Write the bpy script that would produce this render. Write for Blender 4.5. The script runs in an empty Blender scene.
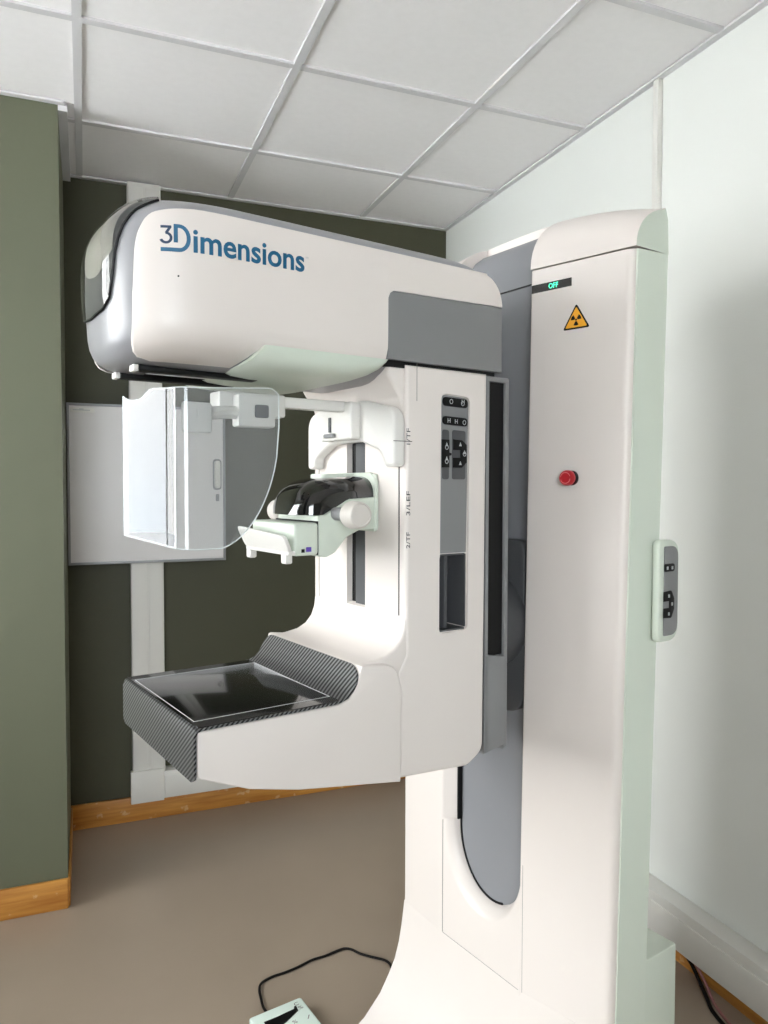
import bpy, bmesh, math, random
from mathutils import Vector, Matrix
random.seed(7)
scene = bpy.context.scene
COL = scene.collection
R = math.radians

# ------------------------------------------------------------------ camera
CAM_H = 1.4125
cam_d = bpy.data.cameras.new('camera'); cam = bpy.data.objects.new('camera', cam_d); COL.objects.link(cam)
cam_d.sensor_fit = 'VERTICAL'; cam_d.sensor_height = 36.0; cam_d.lens = 744.2 / 1024 * 36.0
cam_d.clip_start = 0.02
yaw, pitch, roll = R(21.9), R(-1.99), R(0.1)
fw = Vector((math.sin(yaw) * math.cos(pitch), math.cos(yaw) * math.cos(pitch), math.sin(pitch)))
rt = Vector((math.cos(yaw), -math.sin(yaw), 0)); up = rt.cross(fw)
rt, up = rt * math.cos(roll) + up * math.sin(roll), up * math.cos(roll) - rt * math.sin(roll)
m = Matrix((rt, up, -fw)).transposed().to_4x4(); m.translation = (0, 0, CAM_H)
cam.matrix_world = m
scene.camera = cam

# ------------------------------------------------------------------ daylight, exposure
vs = scene.view_settings
vs.view_transform = 'Standard'; vs.look = 'None'; vs.gamma = 1.0; vs.use_curve_mapping = False
vs.exposure = 1.08
SKY = 9.0
w = bpy.data.worlds.new('overcast_sky'); scene.world = w; w.use_nodes = True
nt = w.node_tree; nt.nodes.clear()
wo = nt.nodes.new('ShaderNodeOutputWorld'); bg = nt.nodes.new('ShaderNodeBackground')
tc = nt.nodes.new('ShaderNodeTexCoord'); ns = nt.nodes.new('ShaderNodeTexNoise'); rp_ = nt.nodes.new('ShaderNodeValToRGB')
ns.inputs['Scale'].default_value = 2.2; ns.inputs['Detail'].default_value = 5
rp_.color_ramp.elements[0].position = .38; rp_.color_ramp.elements[0].color = (.86, .92, 1.0, 1)
rp_.color_ramp.elements[1].position = .62; rp_.color_ramp.elements[1].color = (1.0, .98, .98, 1)
nt.links.new(tc.outputs['Generated'], ns.inputs['Vector']); nt.links.new(ns.outputs['Fac'], rp_.inputs['Fac'])
nt.links.new(rp_.outputs['Color'], bg.inputs['Color']); bg.inputs['Strength'].default_value = SKY
nt.links.new(bg.outputs['Background'], wo.inputs['Surface'])

# room extents (metres); X along the back wall, Y towards it
XR, XL, YB, YF, ZC = 1.6355, -2.10, 3.2695, -2.30, 2.647
PILX, PILY = -0.067, 2.67
WZ0, WZ1 = 0.85, 2.50                     # sill and head of the windows
WL = (1.05, 2.60)                         # y range of the window in the left wall
WF = (-1.75, -0.15)                       # x range of the window in the wall behind the viewer
def portal(loc, rot, sx):
    pd = bpy.data.lights.new('window_portal', 'AREA'); pd.shape = 'RECTANGLE'
    pd.size = sx; pd.size_y = WZ1 - WZ0; pd.cycles.is_portal = True
    po = bpy.data.objects.new('window_portal', pd); COL.objects.link(po); po.location = loc; po.rotation_euler = rot
portal((XL - .10, sum(WL) / 2, (WZ0 + WZ1) / 2), (R(90), 0, R(-90)), WL[1] - WL[0])
portal((sum(WF) / 2, YF - .10, (WZ0 + WZ1) / 2), (R(90), 0, 0), WF[1] - WF[0])

# ------------------------------------------------------------------ materials
def lin(c):
    return tuple(((v / 255) / 12.92 if v / 255 <= .04045 else ((v / 255 + .055) / 1.055) ** 2.4) for v in c) + (1,)
def pmat(name, rgb, rough=.5, metal=0, var=.05, scale=6, bump=0, bscale=300, coat=0, spec=.5, rgb2=None):
    mt = bpy.data.materials.new(name); mt.use_nodes = True
    t = mt.node_tree; b = t.nodes['Principled BSDF']
    c = lin(rgb)
    b.inputs['Roughness'].default_value = rough; b.inputs['Metallic'].default_value = metal
    b.inputs['Coat Weight'].default_value = coat; b.inputs['Specular IOR Level'].default_value = spec
    co = t.nodes.new('ShaderNodeTexCoord'); n = t.nodes.new('ShaderNodeTexNoise'); r = t.nodes.new('ShaderNodeValToRGB')
    n.inputs['Scale'].default_value = scale; n.inputs['Detail'].default_value = 4
    a = tuple(v * (1 - var) for v in c[:3]) + (1,); d = lin(rgb2) if rgb2 else tuple(min(1, v * (1 + var)) for v in c[:3]) + (1,)
    r.color_ramp.elements[0].position = .3; r.color_ramp.elements[0].color = a
    r.color_ramp.elements[1].position = .7; r.color_ramp.elements[1].color = d
    t.links.new(co.outputs['Object'], n.inputs['Vector']); t.links.new(n.outputs['Fac'], r.inputs['Fac'])
    t.links.new(r.outputs['Color'], b.inputs['Base Color'])
    if bump:
        n2 = t.nodes.new('ShaderNodeTexNoise'); n2.inputs['Scale'].default_value = bscale; n2.inputs['Detail'].default_value = 3
        bp = t.nodes.new('ShaderNodeBump'); bp.inputs['Strength'].default_value = bump; bp.inputs['Distance'].default_value = .002
        t.links.new(co.outputs['Object'], n2.inputs['Vector']); t.links.new(n2.outputs['Fac'], bp.inputs['Height'])
        t.links.new(bp.outputs['Normal'], b.inputs['Normal'])
    return mt
def emat(name, rgb, s):
    mt = pmat(name, rgb, .4); b = mt.node_tree.nodes['Principled BSDF']
    b.inputs['Emission Color'].default_value = lin(rgb); b.inputs['Emission Strength'].default_value = s
    return mt
def clear_mat(name, haze, tint, rough=.02, hazecol=(.9, .92, .95)):
    """thin clear plastic sheet: mostly see-through, a little surface haze, fresnel reflection"""
    mt = bpy.data.materials.new(name); mt.use_nodes = True; t = mt.node_tree; t.nodes.clear()
    o = t.nodes.new('ShaderNodeOutputMaterial'); tr = t.nodes.new('ShaderNodeBsdfTransparent'); tr.inputs['Color'].default_value = tint
    df = t.nodes.new('ShaderNodeBsdfDiffuse'); df.inputs['Color'].default_value = hazecol + (1,)
    gl = t.nodes.new('ShaderNodeBsdfGlossy'); gl.inputs['Roughness'].default_value = rough
    fr = t.nodes.new('ShaderNodeFresnel'); fr.inputs['IOR'].default_value = 1.5
    m1 = t.nodes.new('ShaderNodeMixShader'); m1.inputs['Fac'].default_value = haze
    m2 = t.nodes.new('ShaderNodeMixShader')
    t.links.new(tr.outputs[0], m1.inputs[1]); t.links.new(df.outputs[0], m1.inputs[2])
    t.links.new(fr.outputs[0], m2.inputs['Fac']); t.links.new(m1.outputs[0], m2.inputs[1]); t.links.new(gl.outputs[0], m2.inputs[2])
    t.links.new(m2.outputs[0], o.inputs['Surface'])
    return mt
def carbon_mat():
    mt = bpy.data.materials.new('carbon_fibre'); mt.use_nodes = True; t = mt.node_tree; b = t.nodes['Principled BSDF']
    co = t.nodes.new('ShaderNodeTexCoord')
    dt = t.nodes.new('ShaderNodeVectorMath'); dt.operation = 'DOT_PRODUCT'; dt.inputs[1].default_value = (.62, .75, -.78)
    cx_ = t.nodes.new('ShaderNodeCombineXYZ'); a = t.nodes.new('ShaderNodeTexWave'); a.inputs['Scale'].default_value = 52; a.inputs['Distortion'].default_value = 0
    t.links.new(co.outputs['Object'], dt.inputs[0]); t.links.new(dt.outputs['Value'], cx_.inputs['X']); t.links.new(cx_.outputs['Vector'], a.inputs['Vector'])
    r = t.nodes.new('ShaderNodeValToRGB')
    r.color_ramp.elements[0].position = .35; r.color_ramp.elements[0].color = (.008, .008, .009, 1)
    r.color_ramp.elements[1].position = .75; r.color_ramp.elements[1].color = (.22, .22, .225, 1)
    t.links.new(a.outputs['Fac'], r.inputs['Fac']); t.links.new(r.outputs['Color'], b.inputs['Base Color'])
    b.inputs['Roughness'].default_value = .28; b.inputs['Metallic'].default_value = .35; b.inputs['Coat Weight'].default_value = .6
    b.inputs['Coat Roughness'].default_value = .12
    return mt
def wood_mat():
    mt = bpy.data.materials.new('varnished_wood'); mt.use_nodes = True; t = mt.node_tree; b = t.nodes['Principled BSDF']
    co = t.nodes.new('ShaderNodeTexCoord'); mp = t.nodes.new('ShaderNodeMapping'); mp.inputs['Scale'].default_value = (1.2, 1.2, 14)
    n = t.nodes.new('ShaderNodeTexNoise'); n.inputs['Scale'].default_value = 4; n.inputs['Detail'].default_value = 8
    r = t.nodes.new('ShaderNodeValToRGB')
    r.color_ramp.elements[0].position = .3; r.color_ramp.elements[0].color = lin((164, 102, 38))
    r.color_ramp.elements[1].position = .7; r.color_ramp.elements[1].color = lin((201, 143, 66))
    n2 = t.nodes.new('ShaderNodeTexNoise'); n2.inputs['Scale'].default_value = 26; n2.inputs['Detail'].default_value = 5
    r2 = t.nodes.new('ShaderNodeValToRGB'); r2.color_ramp.elements[0].position = .64; r2.color_ramp.elements[0].color = (0, 0, 0, 1)
    r2.color_ramp.elements[1].position = .70; r2.color_ramp.elements[1].color = (.5, .5, .5, 1)
    mx = t.nodes.new('ShaderNodeMixRGB'); mx.inputs['Color2'].default_value = lin((216, 190, 150))
    t.links.new(co.outputs['Object'], mp.inputs['Vector']); t.links.new(mp.outputs['Vector'], n.inputs['Vector'])
    t.links.new(co.outputs['Object'], n2.inputs['Vector']); t.links.new(n.outputs['Fac'], r.inputs['Fac']); t.links.new(n2.outputs['Fac'], r2.inputs['Fac'])
    t.links.new(r2.outputs['Color'], mx.inputs['Fac']); t.links.new(r.outputs['Color'], mx.inputs['Color1']); t.links.new(mx.outputs['Color'], b.inputs['Base Color'])
    b.inputs['Roughness'].default_value = .45
    return mt
M = dict(
    white=pmat('white_plastic', (222, 214, 208), .38, var=.012, scale=3),
    white2=pmat('white_plastic_trim', (222, 219, 214), .35, var=.012, scale=3),
    mint=pmat('pale_green_plastic', (206, 214, 201), .42, var=.015, scale=3),
    grey=pmat('mid_grey_plastic', (126, 126, 127), .42, var=.03, scale=8),
    bezel=pmat('light_grey_plastic', (142, 142, 145), .32, var=.02, scale=5),
    dgrey=pmat('dark_grey_plastic', (74, 75, 77), .5, var=.04, scale=8),
    slot=pmat('grey_slot_cover', (130, 131, 135), .5, var=.02, scale=4),
    black=pmat('black_plastic', (9, 9, 10), .5, var=.1, spec=.25),
    gloss=pmat('gloss_black', (7, 7, 8), .04, var=.1, coat=1),
    seam=pmat('seam_shadow_gap', (128, 124, 120), .8), ink=pmat('dark_print', (60, 58, 60), .7),
    carbon=carbon_mat(), wood=wood_mat(),
    detector=pmat('black_detector_cover', (17, 17, 17), .12, var=.2, scale=20, coat=.3),
    line=pmat('white_print', (215, 215, 215), .5),
    icon=pmat('grey_print', (178, 180, 182), .5),
    teal=pmat('teal_print', (14, 92, 128), .5, var=.02), navy=pmat('navy_print', (22, 52, 84), .5, var=.02),
    yellow=pmat('yellow_sign', (238, 168, 40), .5, var=.02), red=pmat('red_button', (176, 8, 26), .3, var=.05),
    redline=pmat('pale_pink_print', (232, 140, 140), .5),
    violet=pmat('violet_label', (95, 70, 170), .4),
    screen=pmat('black_display', (22, 21, 22), .12, coat=.4), led=emat('green_led', (70, 235, 175), 1.1),
    shield=clear_mat('clear_acrylic', .07, (.93, .94, .94, 1)), edge=pmat('acrylic_edge', (235, 240, 240), .2),
    visor=clear_mat('clear_visor', .02, (.72, .73, .70, 1), hazecol=(.3, .3, .3)),
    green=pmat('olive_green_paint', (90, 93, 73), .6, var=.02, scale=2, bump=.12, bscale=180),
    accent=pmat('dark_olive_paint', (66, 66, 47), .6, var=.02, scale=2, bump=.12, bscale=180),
    wallw=pmat('white_wall_paint', (224, 226, 221), .55, var=.01, scale=2, bump=.1, bscale=160),
    tile=pmat('ceiling_tile', (244, 242, 242), .85, var=.012, scale=40, bump=.15, bscale=420),
    tbar=pmat('ceiling_grid_bar', (214, 213, 214), .5, var=.01),
    floor=pmat('beige_vinyl_floor', (155, 140, 124), .38, var=.035, scale=3, bump=.05, bscale=220),
    trunk=pmat('white_pvc_trunking', (222, 220, 214), .4, var=.015),
    board=pmat('white_board_enamel', (226, 223, 222), .5, var=.01), alu=pmat('brushed_aluminium', (148, 149, 151), .45, .3),
    switch=pmat('pale_mint_enamel', (216, 230, 221), .4, var=.015), knob=pmat('shaded_white_plastic', (206, 200, 193), .4, var=.015), cable=pmat('black_cable', (16, 13, 12), .6, spec=.2), pinkcable=pmat('pink_cable', (160, 110, 110), .5),  # knob: white plastic greyed, its shading put into the base colour
    frame=pmat('white_window_frame', (235, 235, 232), .4), bounce_ground=pmat('pale_bounce_ground', (238, 238, 239), .9, var=.03, scale=.6),
    glasspane=clear_mat('window_glass', 0.0, (.97, .98, .97, 1)),
)

# ------------------------------------------------------------------ mesh helpers
def link(name, me, mat, parent=None):
    o = bpy.data.objects.new(name, me); COL.objects.link(o)
    if mat is not None:
        for mm in (mat if isinstance(mat, (list, tuple)) else [mat]): me.materials.append(mm)
    if parent is not None: o.parent = parent
    return o
def finish(bm, name, mat, parent=None, smooth=True, ang=35):
    bmesh.ops.recalc_face_normals(bm, faces=bm.faces)
    me = bpy.data.meshes.new(name); bm.to_mesh(me); bm.free()
    if smooth:
        me.polygons.foreach_set('use_smooth', [True] * len(me.polygons)); me.set_sharp_from_angle(angle=R(ang))
    return link(name, me, mat, parent)
def rpoly(pts, n=5):
    """closed outline with rounded corners; pts = (a, b[, radius])"""
    out = []; N = len(pts)
    for i in range(N):
        p = Vector(pts[i][:2]); r = pts[i][2] if len(pts[i]) > 2 else 0
        if r <= 0: out.append(tuple(p)); continue
        a = Vector(pts[i - 1][:2]) - p; b = Vector(pts[(i + 1) % N][:2]) - p
        la, lb = a.length, b.length; a.normalize(); b.normalize()
        ang = a.angle(b)
        if ang > 3.1: out.append(tuple(p)); continue
        d = min(r / math.tan(ang / 2), la * .49, lb * .49)
        s, e = p + a * d, p + b * d
        for k in range(n + 1):
            t = k / n; q = s * (1 - t) ** 2 + p * 2 * t * (1 - t) + e * t ** 2
            out.append((q.x, q.y))
    return out
AX = {'x': lambda a, b, c: (c, a, b), 'y': lambda a, b, c: (a, c, b), 'z': lambda a, b, c: (a, b, c)}
def prism_bm(bm, outline, axis, c0, c1, bevel=0, seg=3):
    f = AX[axis]
    v0 = [bm.verts.new(f(a, b, c0)) for a, b in outline]; v1 = [bm.verts.new(f(a, b, c1)) for a, b in outline]
    n = len(outline)
    fa = [bm.faces.new(v0), bm.faces.new(v1[::-1])]
    for i in range(n): fa.append(bm.faces.new((v0[i], v0[(i + 1) % n], v1[(i + 1) % n], v1[i])))
    if bevel:
        es = {e for fc in fa[:2] for e in fc.edges}
        bmesh.ops.recalc_face_normals(bm, faces=fa)
        bmesh.ops.bevel(bm, geom=list(es), offset=bevel, segments=seg, profile=.5, affect='EDGES', clamp_overlap=True)
def prism(name, outline, axis, c0, c1, mat, parent=None, bevel=0, seg=3, ang=35):
    bm = bmesh.new(); prism_bm(bm, outline, axis, c0, c1, bevel, seg)
    return finish(bm, name, mat, parent, True, ang)
def box_bm(bm, x0, x1, y0, y1, z0, z1, bevel=0, seg=2):
    r = bmesh.ops.create_cube(bm, size=1)
    for v in r['verts']:
        v.co = Vector(((x0 + x1) / 2 + v.co.x * (x1 - x0), (y0 + y1) / 2 + v.co.y * (y1 - y0), (z0 + z1) / 2 + v.co.z * (z1 - z0)))
    if bevel:
        es = {e for v in r['verts'] for e in v.link_edges}
        bmesh.ops.bevel(bm, geom=list(es), offset=bevel, segments=seg, profile=.5, affect='EDGES', clamp_overlap=True)
def box(name, x0, x1, y0, y1, z0, z1, mat, parent=None, bevel=0, seg=2):
    bm = bmesh.new(); box_bm(bm, x0, x1, y0, y1, z0, z1, bevel, seg)
    return finish(bm, name, mat, parent)
def loft_bm(bm, rings, cap=True, closed=True):
    vr = [[bm.verts.new(p) for p in r] for r in rings]; n = len(rings[0])
    for i in range(len(vr) - 1):
        for j in range(n if closed else n - 1):
            k = (j + 1) % n
            bm.faces.new((vr[i][j], vr[i][k], vr[i + 1][k], vr[i + 1][j]))
    if cap: bm.faces.new(vr[0]); bm.faces.new(vr[-1][::-1])
def loft(name, rings, mat, parent=None, cap=True, closed=True, ang=35):
    bm = bmesh.new(); loft_bm(bm, rings, cap, closed)
    bmesh.ops.remove_doubles(bm, verts=bm.verts, dist=1e-6)
    return finish(bm, name, mat, parent, True, ang)
def revolve(name, prof, centre, axis, mat, parent=None, n=32):
    """prof: (radius, distance along axis)"""
    ax = Vector(axis).normalized(); e1 = ax.orthogonal().normalized(); e2 = ax.cross(e1); c = Vector(centre)
    rings = [[c + ax * d + (e1 * math.cos(2 * math.pi * k / n) + e2 * math.sin(2 * math.pi * k / n)) * max(r, 1e-4) for k in range(n)] for r, d in prof]
    return loft(name, rings, mat, parent)
def catmull(pts, per=8):
    P = [Vector(p) for p in pts]; P = [P[0] * 2 - P[1]] + P + [P[-1] * 2 - P[-2]]; out = []
    for i in range(1, len(P) - 2):
        a, b, c, d = P[i - 1:i + 3]
        for k in range(per):
            t = k / per
            out.append(.5 * ((2 * b) + (c - a) * t + (2 * a - 5 * b + 4 * c - d) * t * t + (3 * b - a - 3 * c + d) * t ** 3))
    out.append(P[-2]); return out
def tube(name, pts, r, mat, parent=None, n=8, per=8, smooth=True):
    P = catmull(pts, per) if smooth else [Vector(p) for p in pts]
    rings = []; pu = None
    for i, p in enumerate(P):
        t = (P[min(i + 1, len(P) - 1)] - P[max(i - 1, 0)]).normalized()
        u = (pu - t * pu.dot(t)).normalized() if pu else t.orthogonal().normalized(); pu = u; v = t.cross(u)
        rings.append([p + (u * math.cos(2 * math.pi * k / n) + v * math.sin(2 * math.pi * k / n)) * r for k in range(n)])
    return loft(name, rings, mat, parent)
def sheet(name, path, thick, mat, parent, w_fn):
    """sheet swept along x following a (y, z) path; w_fn(i, n) gives (x0, x1) of each station"""
    rings = []; n = len(path)
    for i, (y, z) in enumerate(path):
        a = Vector(path[max(i - 1, 0)]); b = Vector(path[min(i + 1, n - 1)]); t = (b - a).normalized(); nn = Vector((-t.y, t.x)) * thick
        x0, x1 = w_fn(i, n)
        rings.append([(x0, y, z), (x1, y, z), (x1, y + nn.x, z + nn.y), (x0, y + nn.x, z + nn.y)])
    return loft(name, rings, mat, parent, ang=50)
def text_mesh(name, body, fit, mat, parent, frame, bold=0, depth=.0006):
    """text fitted in the box fit=(u0,v0,u1,v1) of frame=(origin, udir, vdir)"""
    cu = bpy.data.curves.new(name, 'FONT'); cu.body = body; cu.size = 1; cu.offset = bold; cu.extrude = .01; cu.resolution_u = 4
    to = bpy.data.objects.new(name, cu); COL.objects.link(to)
    dg = bpy.context.evaluated_depsgraph_get(); me = bpy.data.meshes.new_from_object(to.evaluated_get(dg))
    bpy.data.objects.remove(to); bpy.data.curves.remove(cu)
    xs = [v.co.x for v in me.vertices]; ys = [v.co.y for v in me.vertices]
    x0, x1, y0, y1 = min(xs), max(xs), min(ys), max(ys); o, ud, vd = [Vector(q) for q in frame]; nd = ud.cross(vd)
    for v in me.vertices:
        a = fit[0] + (v.co.x - x0) / (x1 - x0) * (fit[2] - fit[0]); b = fit[1] + (v.co.y - y0) / (y1 - y0) * (fit[3] - fit[1])
        v.co = o + ud * a + vd * b + nd * (v.co.z / .01 * depth)
    return link(name, me, mat, parent)
def cut(obj, cutters):
    """real pockets: apply boolean differences, then discard the tools"""
    tools = []
    for bmc in cutters:
        bmesh.ops.recalc_face_normals(bmc, faces=bmc.faces)
        me = bpy.data.meshes.new('tool'); bmc.to_mesh(me); bmc.free(); t = bpy.data.objects.new('tool', me); COL.objects.link(t); tools.append(t)
        t.parent = obj.parent
        md = obj.modifiers.new('cut', 'BOOLEAN'); md.object = t; md.operation = 'DIFFERENCE'; md.solver = 'EXACT'
    bpy.context.view_layer.update()
    dg = bpy.context.evaluated_depsgraph_get(); me = bpy.data.meshes.new_from_object(obj.evaluated_get(dg))
    obj.modifiers.clear(); old = obj.data; obj.data = me; me.name = old.name; bpy.data.meshes.remove(old)
    for t in tools: tm = t.data; bpy.data.objects.remove(t); bpy.data.meshes.remove(tm)
    me.polygons.foreach_set('use_smooth', [True] * len(me.polygons)); me.set_sharp_from_angle(angle=R(32))
def smooth(t): t = max(0, min(1, t)); return t * t * (3 - 2 * t)
def interp(tab, y):
    for (a, b), (c, d) in zip(tab[:-1], tab[1:]):
        if a <= y <= c: return b + (d - b) * (y - a) / (c - a)
    return tab[0][1] if y < tab[0][0] else tab[-1][1]
def bmbox(*a, **k):
    bm = bmesh.new(); box_bm(bm, *a, **k); return bm
def bmprism(*a, **k):
    bm = bmesh.new(); prism_bm(bm, *a, **k); return bm
def empty(name, loc=(0, 0, 0), rz=0):
    o = bpy.data.objects.new(name, None); COL.objects.link(o); o.location = loc; o.rotation_euler = (0, 0, rz); o.empty_display_size = .1; return o
def tag(o, label=None, cat=None, group=None, kind=None):
    if label: o['label'] = label
    if cat: o['category'] = cat
    if group: o['group'] = group
    if kind: o['kind'] = kind
    return o
def struct(o, label=None): o['kind'] = 'structure'; (label and o.__setitem__('label', label)); return o

# ------------------------------------------------------------------ the room
T = .12
struct(box('floor', XL - T, XR + T, YF - T, YB + T, -.1, 0, M['floor']), 'beige grey vinyl floor')
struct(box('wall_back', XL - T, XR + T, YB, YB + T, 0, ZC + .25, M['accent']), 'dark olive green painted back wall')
struct(box('wall_right', XR, XR + T, YF - T, YB, 0, ZC + .25, M['wallw']), 'white painted wall beside the machine')
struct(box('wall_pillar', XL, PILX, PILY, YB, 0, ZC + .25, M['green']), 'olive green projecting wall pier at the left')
bm = bmesh.new()
box_bm(bm, XL - T, XL, YF, YB, 0, WZ0); box_bm(bm, XL - T, XL, YF, YB, WZ1, ZC + .25)
for y0, y1 in ((YF, WL[0]), (WL[1], YB)): box_bm(bm, XL - T, XL, y0, y1, WZ0, WZ1)
struct(finish(bm, 'wall_left', M['wallw'], smooth=False), 'white wall with a window')
bm = bmesh.new()
box_bm(bm, XL - T, XR, YF - T, YF, 0, WZ0); box_bm(bm, XL - T, XR, YF - T, YF, WZ1, ZC + .25)
for x0, x1 in ((XL - T, WF[0]), (WF[1], XR)): box_bm(bm, x0, x1, YF - T, YF, WZ0, WZ1)
struct(finish(bm, 'wall_front', M['wallw'], smooth=False), 'white wall behind the viewer')
# windows: frame, mullion, sill and panes
for nm, loc, rz, wd, lab in (('window_1', (XL - .06, sum(WL) / 2, WZ0), 0, WL[1] - WL[0], 'white framed window beside the green pier'),
                             ('window_2', (sum(WF) / 2, YF - .06, WZ0), R(90), WF[1] - WF[0], 'white framed window behind the viewer')):
    win = struct(empty(nm, loc, rz), lab); wy = wd / 2; wz = WZ1 - WZ0; f = .055
    bm = bmesh.new()
    box_bm(bm, -.03, .03, -wy, wy, 0, f); box_bm(bm, -.03, .03, -wy, wy, wz - f, wz)
    for yy in (-wy, -f / 2, wy - f): box_bm(bm, -.03, .03, yy, yy + f, f, wz - f)
    finish(bm, 'window_frame', M['frame'], win, smooth=False)
    box('window_sill', .0, .14, -wy - .03, wy + .03, -.03, 0, M['frame'], win, bevel=.005)
    for a, b in ((-wy + f, -f / 2), (f / 2, wy - f)): box('pane', -.003, .003, a, b, f, wz - f, M['glasspane'], win)
struct(box('ground', -40, 40, -40, 40, -1.3, -1.2, M['bounce_ground']), 'unseen ground outside the windows, made pale to bounce daylight indoors')  # unseen ground, whitened to throw daylight up onto the ceiling

# ceiling: slab, grid bars and lay-in tiles
ceil = struct(box('ceiling', XL - T, XR + T, YF - T, YB + T, ZC + .10, ZC + .25, M['tile']), 'suspended ceiling of white square tiles')
GX, GY, S = -.0059, 2.174, .6
xs = sorted({XL, XR} | {GX + S * k for k in range(-5, 5) if XL + .03 < GX + S * k < XR - .03})
ys = sorted({YF, YB} | {GY + S * k for k in range(-8, 4) if YF + .03 < GY + S * k < YB - .03})
hw = .012
def in_pier(x0, x1, y0, y1): return x1 <= PILX + .02 and y0 >= PILY - .02
for x in xs[1:-1]:
    y1 = YB if x > PILX else PILY
    box('grid_bar', x - hw, x + hw, YF, y1, ZC - .001, ZC + .022, M['tbar'], ceil)
for y in ys[1:-1]:
    x0 = PILX if y > PILY else XL
    for a, b in zip(xs[:-1], xs[1:]):
        a2 = max(a, x0)
        if b - hw > a2 + hw: box('grid_bar', a2 + hw, b - hw, y - hw, y + hw, ZC - .001, ZC + .022, M['tbar'], ceil)
for a, b in zip(xs[:-1], xs[1:]):
    for c, d in zip(ys[:-1], ys[1:]):
        segs = [(a, b, c, d)]
        if d > PILY and a < PILX:
            segs = [(a, b, c, PILY)] if c < PILY - .03 else []
            if b > PILX + .02: segs.append((PILX, b, max(c, PILY), d))
        for (p, q, r_, s_) in segs:
            box('ceiling_tile', p + .004, q - .004, r_ + .004, s_ - .004, ZC + .006 + random.uniform(0, .001), ZC + .02, M['tile'], ceil)
# perimeter angle
for nm, a in (('edge_trim', (XR - .022, XR, YF, YB, ZC - .003, ZC + .004)), ('edge_trim', (PILX, XR, YB - .022, YB, ZC - .003, ZC + .004)),
              ('edge_trim', (XL, PILX + .022, PILY - .022, PILY, ZC - .003, ZC + .004)), ('edge_trim', (PILX, PILX + .028, PILY, YB, ZC - .02, ZC + .004))):
    box(nm, *a, M['tbar'], ceil)

# skirting boards
struct(box('baseboard_back', PILX, XR, YB - .016, YB, 0, .102, M['wood'], bevel=.003), 'varnished wooden skirting along the back wall')
struct(box('baseboard_right', XR - .016, XR, YF, YB - .016, 0, .102, M['wood'], bevel=.003), 'varnished wooden skirting along the white wall')
struct(box('baseboard_pillar', XL, PILX + .001, PILY - .014, PILY, 0, .100, M['wood'], bevel=.003), 'scuffed wooden skirting on the pier')
struct(box('baseboard_return', PILX, PILX + .007, PILY, YB - .016, 0, .100, M['wood'], bevel=.003), 'short wooden skirting in the recess')
# cable trunking on the walls
def trunking(name, x0, x1, y0, y1, z0, z1, axis, label):
    t = struct(empty(name, ((x0 + x1) / 2, (y0 + y1) / 2, z0)), label)
    cx, cy = (x0 + x1) / 2, (y0 + y1) / 2
    b = box('trunking_body', x0 - cx, x1 - cx, y0 - cy, y1 - cy, 0, z1 - z0, M['trunk'], t, bevel=.004)
    return t, cx, cy
t, cx, cy = trunking('trim_1', .172, .302, YB - .058, YB, .215, ZC - .005, 'z', 'tall white cable trunking up the back wall behind the board')
for a, b in ((.176, .232), (.242, .298)):
    box('trunking_lid', a - cx, b - cx, YB - .062 - cy, YB - .056 - cy, 0, ZC - .24, M['trunk'], t, bevel=.002)
t, cx, cy = trunking('trim_2', .165, XR - .07, YB - .065, YB, .10, .215, 'x', 'low white cable trunking along the back wall')
box('trunking_lid', .30 - cx, XR - .08 - cx, YB - .070 - cy, YB - .064 - cy, .012, .095, M['trunk'], t, bevel=.002)
box('end_cap', .163 - cx, .295 - cx, YB - .074 - cy, YB - .05 - cy, -.004, .13, M['trunk'], t, bevel=.003)
t, cx, cy = trunking('trim_3', XR - .065, XR, YF, YB - .001, .072, .20, 'y', 'low white cable trunking along the white wall')
box('trunking_lid', XR - .070 - cx, XR - .064 - cx, YF - cy, YB - .08 - cy, .016, .098, M['trunk'], t, bevel=.002)
struct(box('trim_4', XR - .020, XR, 1.812, 1.834, 1.2, ZC - .004, M['trunk'], bevel=.003), 'narrow white vertical trunking on the white wall')

# ------------------------------------------------------------------ wall board
wb = tag(empty('wall_board', (.245, YB - .066, 1.103)), 'flat white enamel wall board with thin grey frame on dark green wall', 'board')
W2, H2 = .303, .629
box('panel', -W2, W2, -.022, .0, 0, H2, M['board'], wb, bevel=.002)
for a in ((-W2 - .006, -W2 + .004, 0, H2), (W2 - .004, W2 + .006, 0, H2)): box('frame_strip', a[0], a[1], -.027, .004, a[2] - .006, a[3] + .006, M['alu'], wb, bevel=.002)
for a in ((-.006, .004), (H2 - .004, H2 + .006)): box('frame_strip', -W2, W2, -.027, .004, a[0], a[1], M['alu'], wb, bevel=.002)
box('name_tag', -.295, -.205, -.0245, -.021, .598, .618, M['trunk'], wb, bevel=.001)
box('tag_print', -.285, -.222, -.0251, -.0244, .606, .609, M['icon'], wb)
box('tag_print', -.262, -.246, -.0251, -.0244, .610, .613, M['icon'], wb)
prism('handle_plate', rpoly([(.256, .292, .016), (.292, .292, .016), (.292, .423, .016), (.256, .423, .016)]), 'y', -.0265, -.021, M['alu'], wb, bevel=.002)
prism('handle', rpoly([(.262, .30, .012), (.286, .30, .012), (.286, .415, .012), (.262, .415, .012)]), 'y', -.040, -.021, M['trunk'], wb, bevel=.006)
box('lock', .268, .282, -.030, -.021, .245, .275, M['alu'], wb, bevel=.003)

# ------------------------------------------------------------------ mammography machine (local: x to the viewer's side, y backwards, z up)
ROOT = tag(empty('mammography_machine', (.813, 1.409, 0), R(-76.8)), 'large white mammography x-ray machine with c-arm, tall column and clear face shield', 'x-ray machine')

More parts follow.
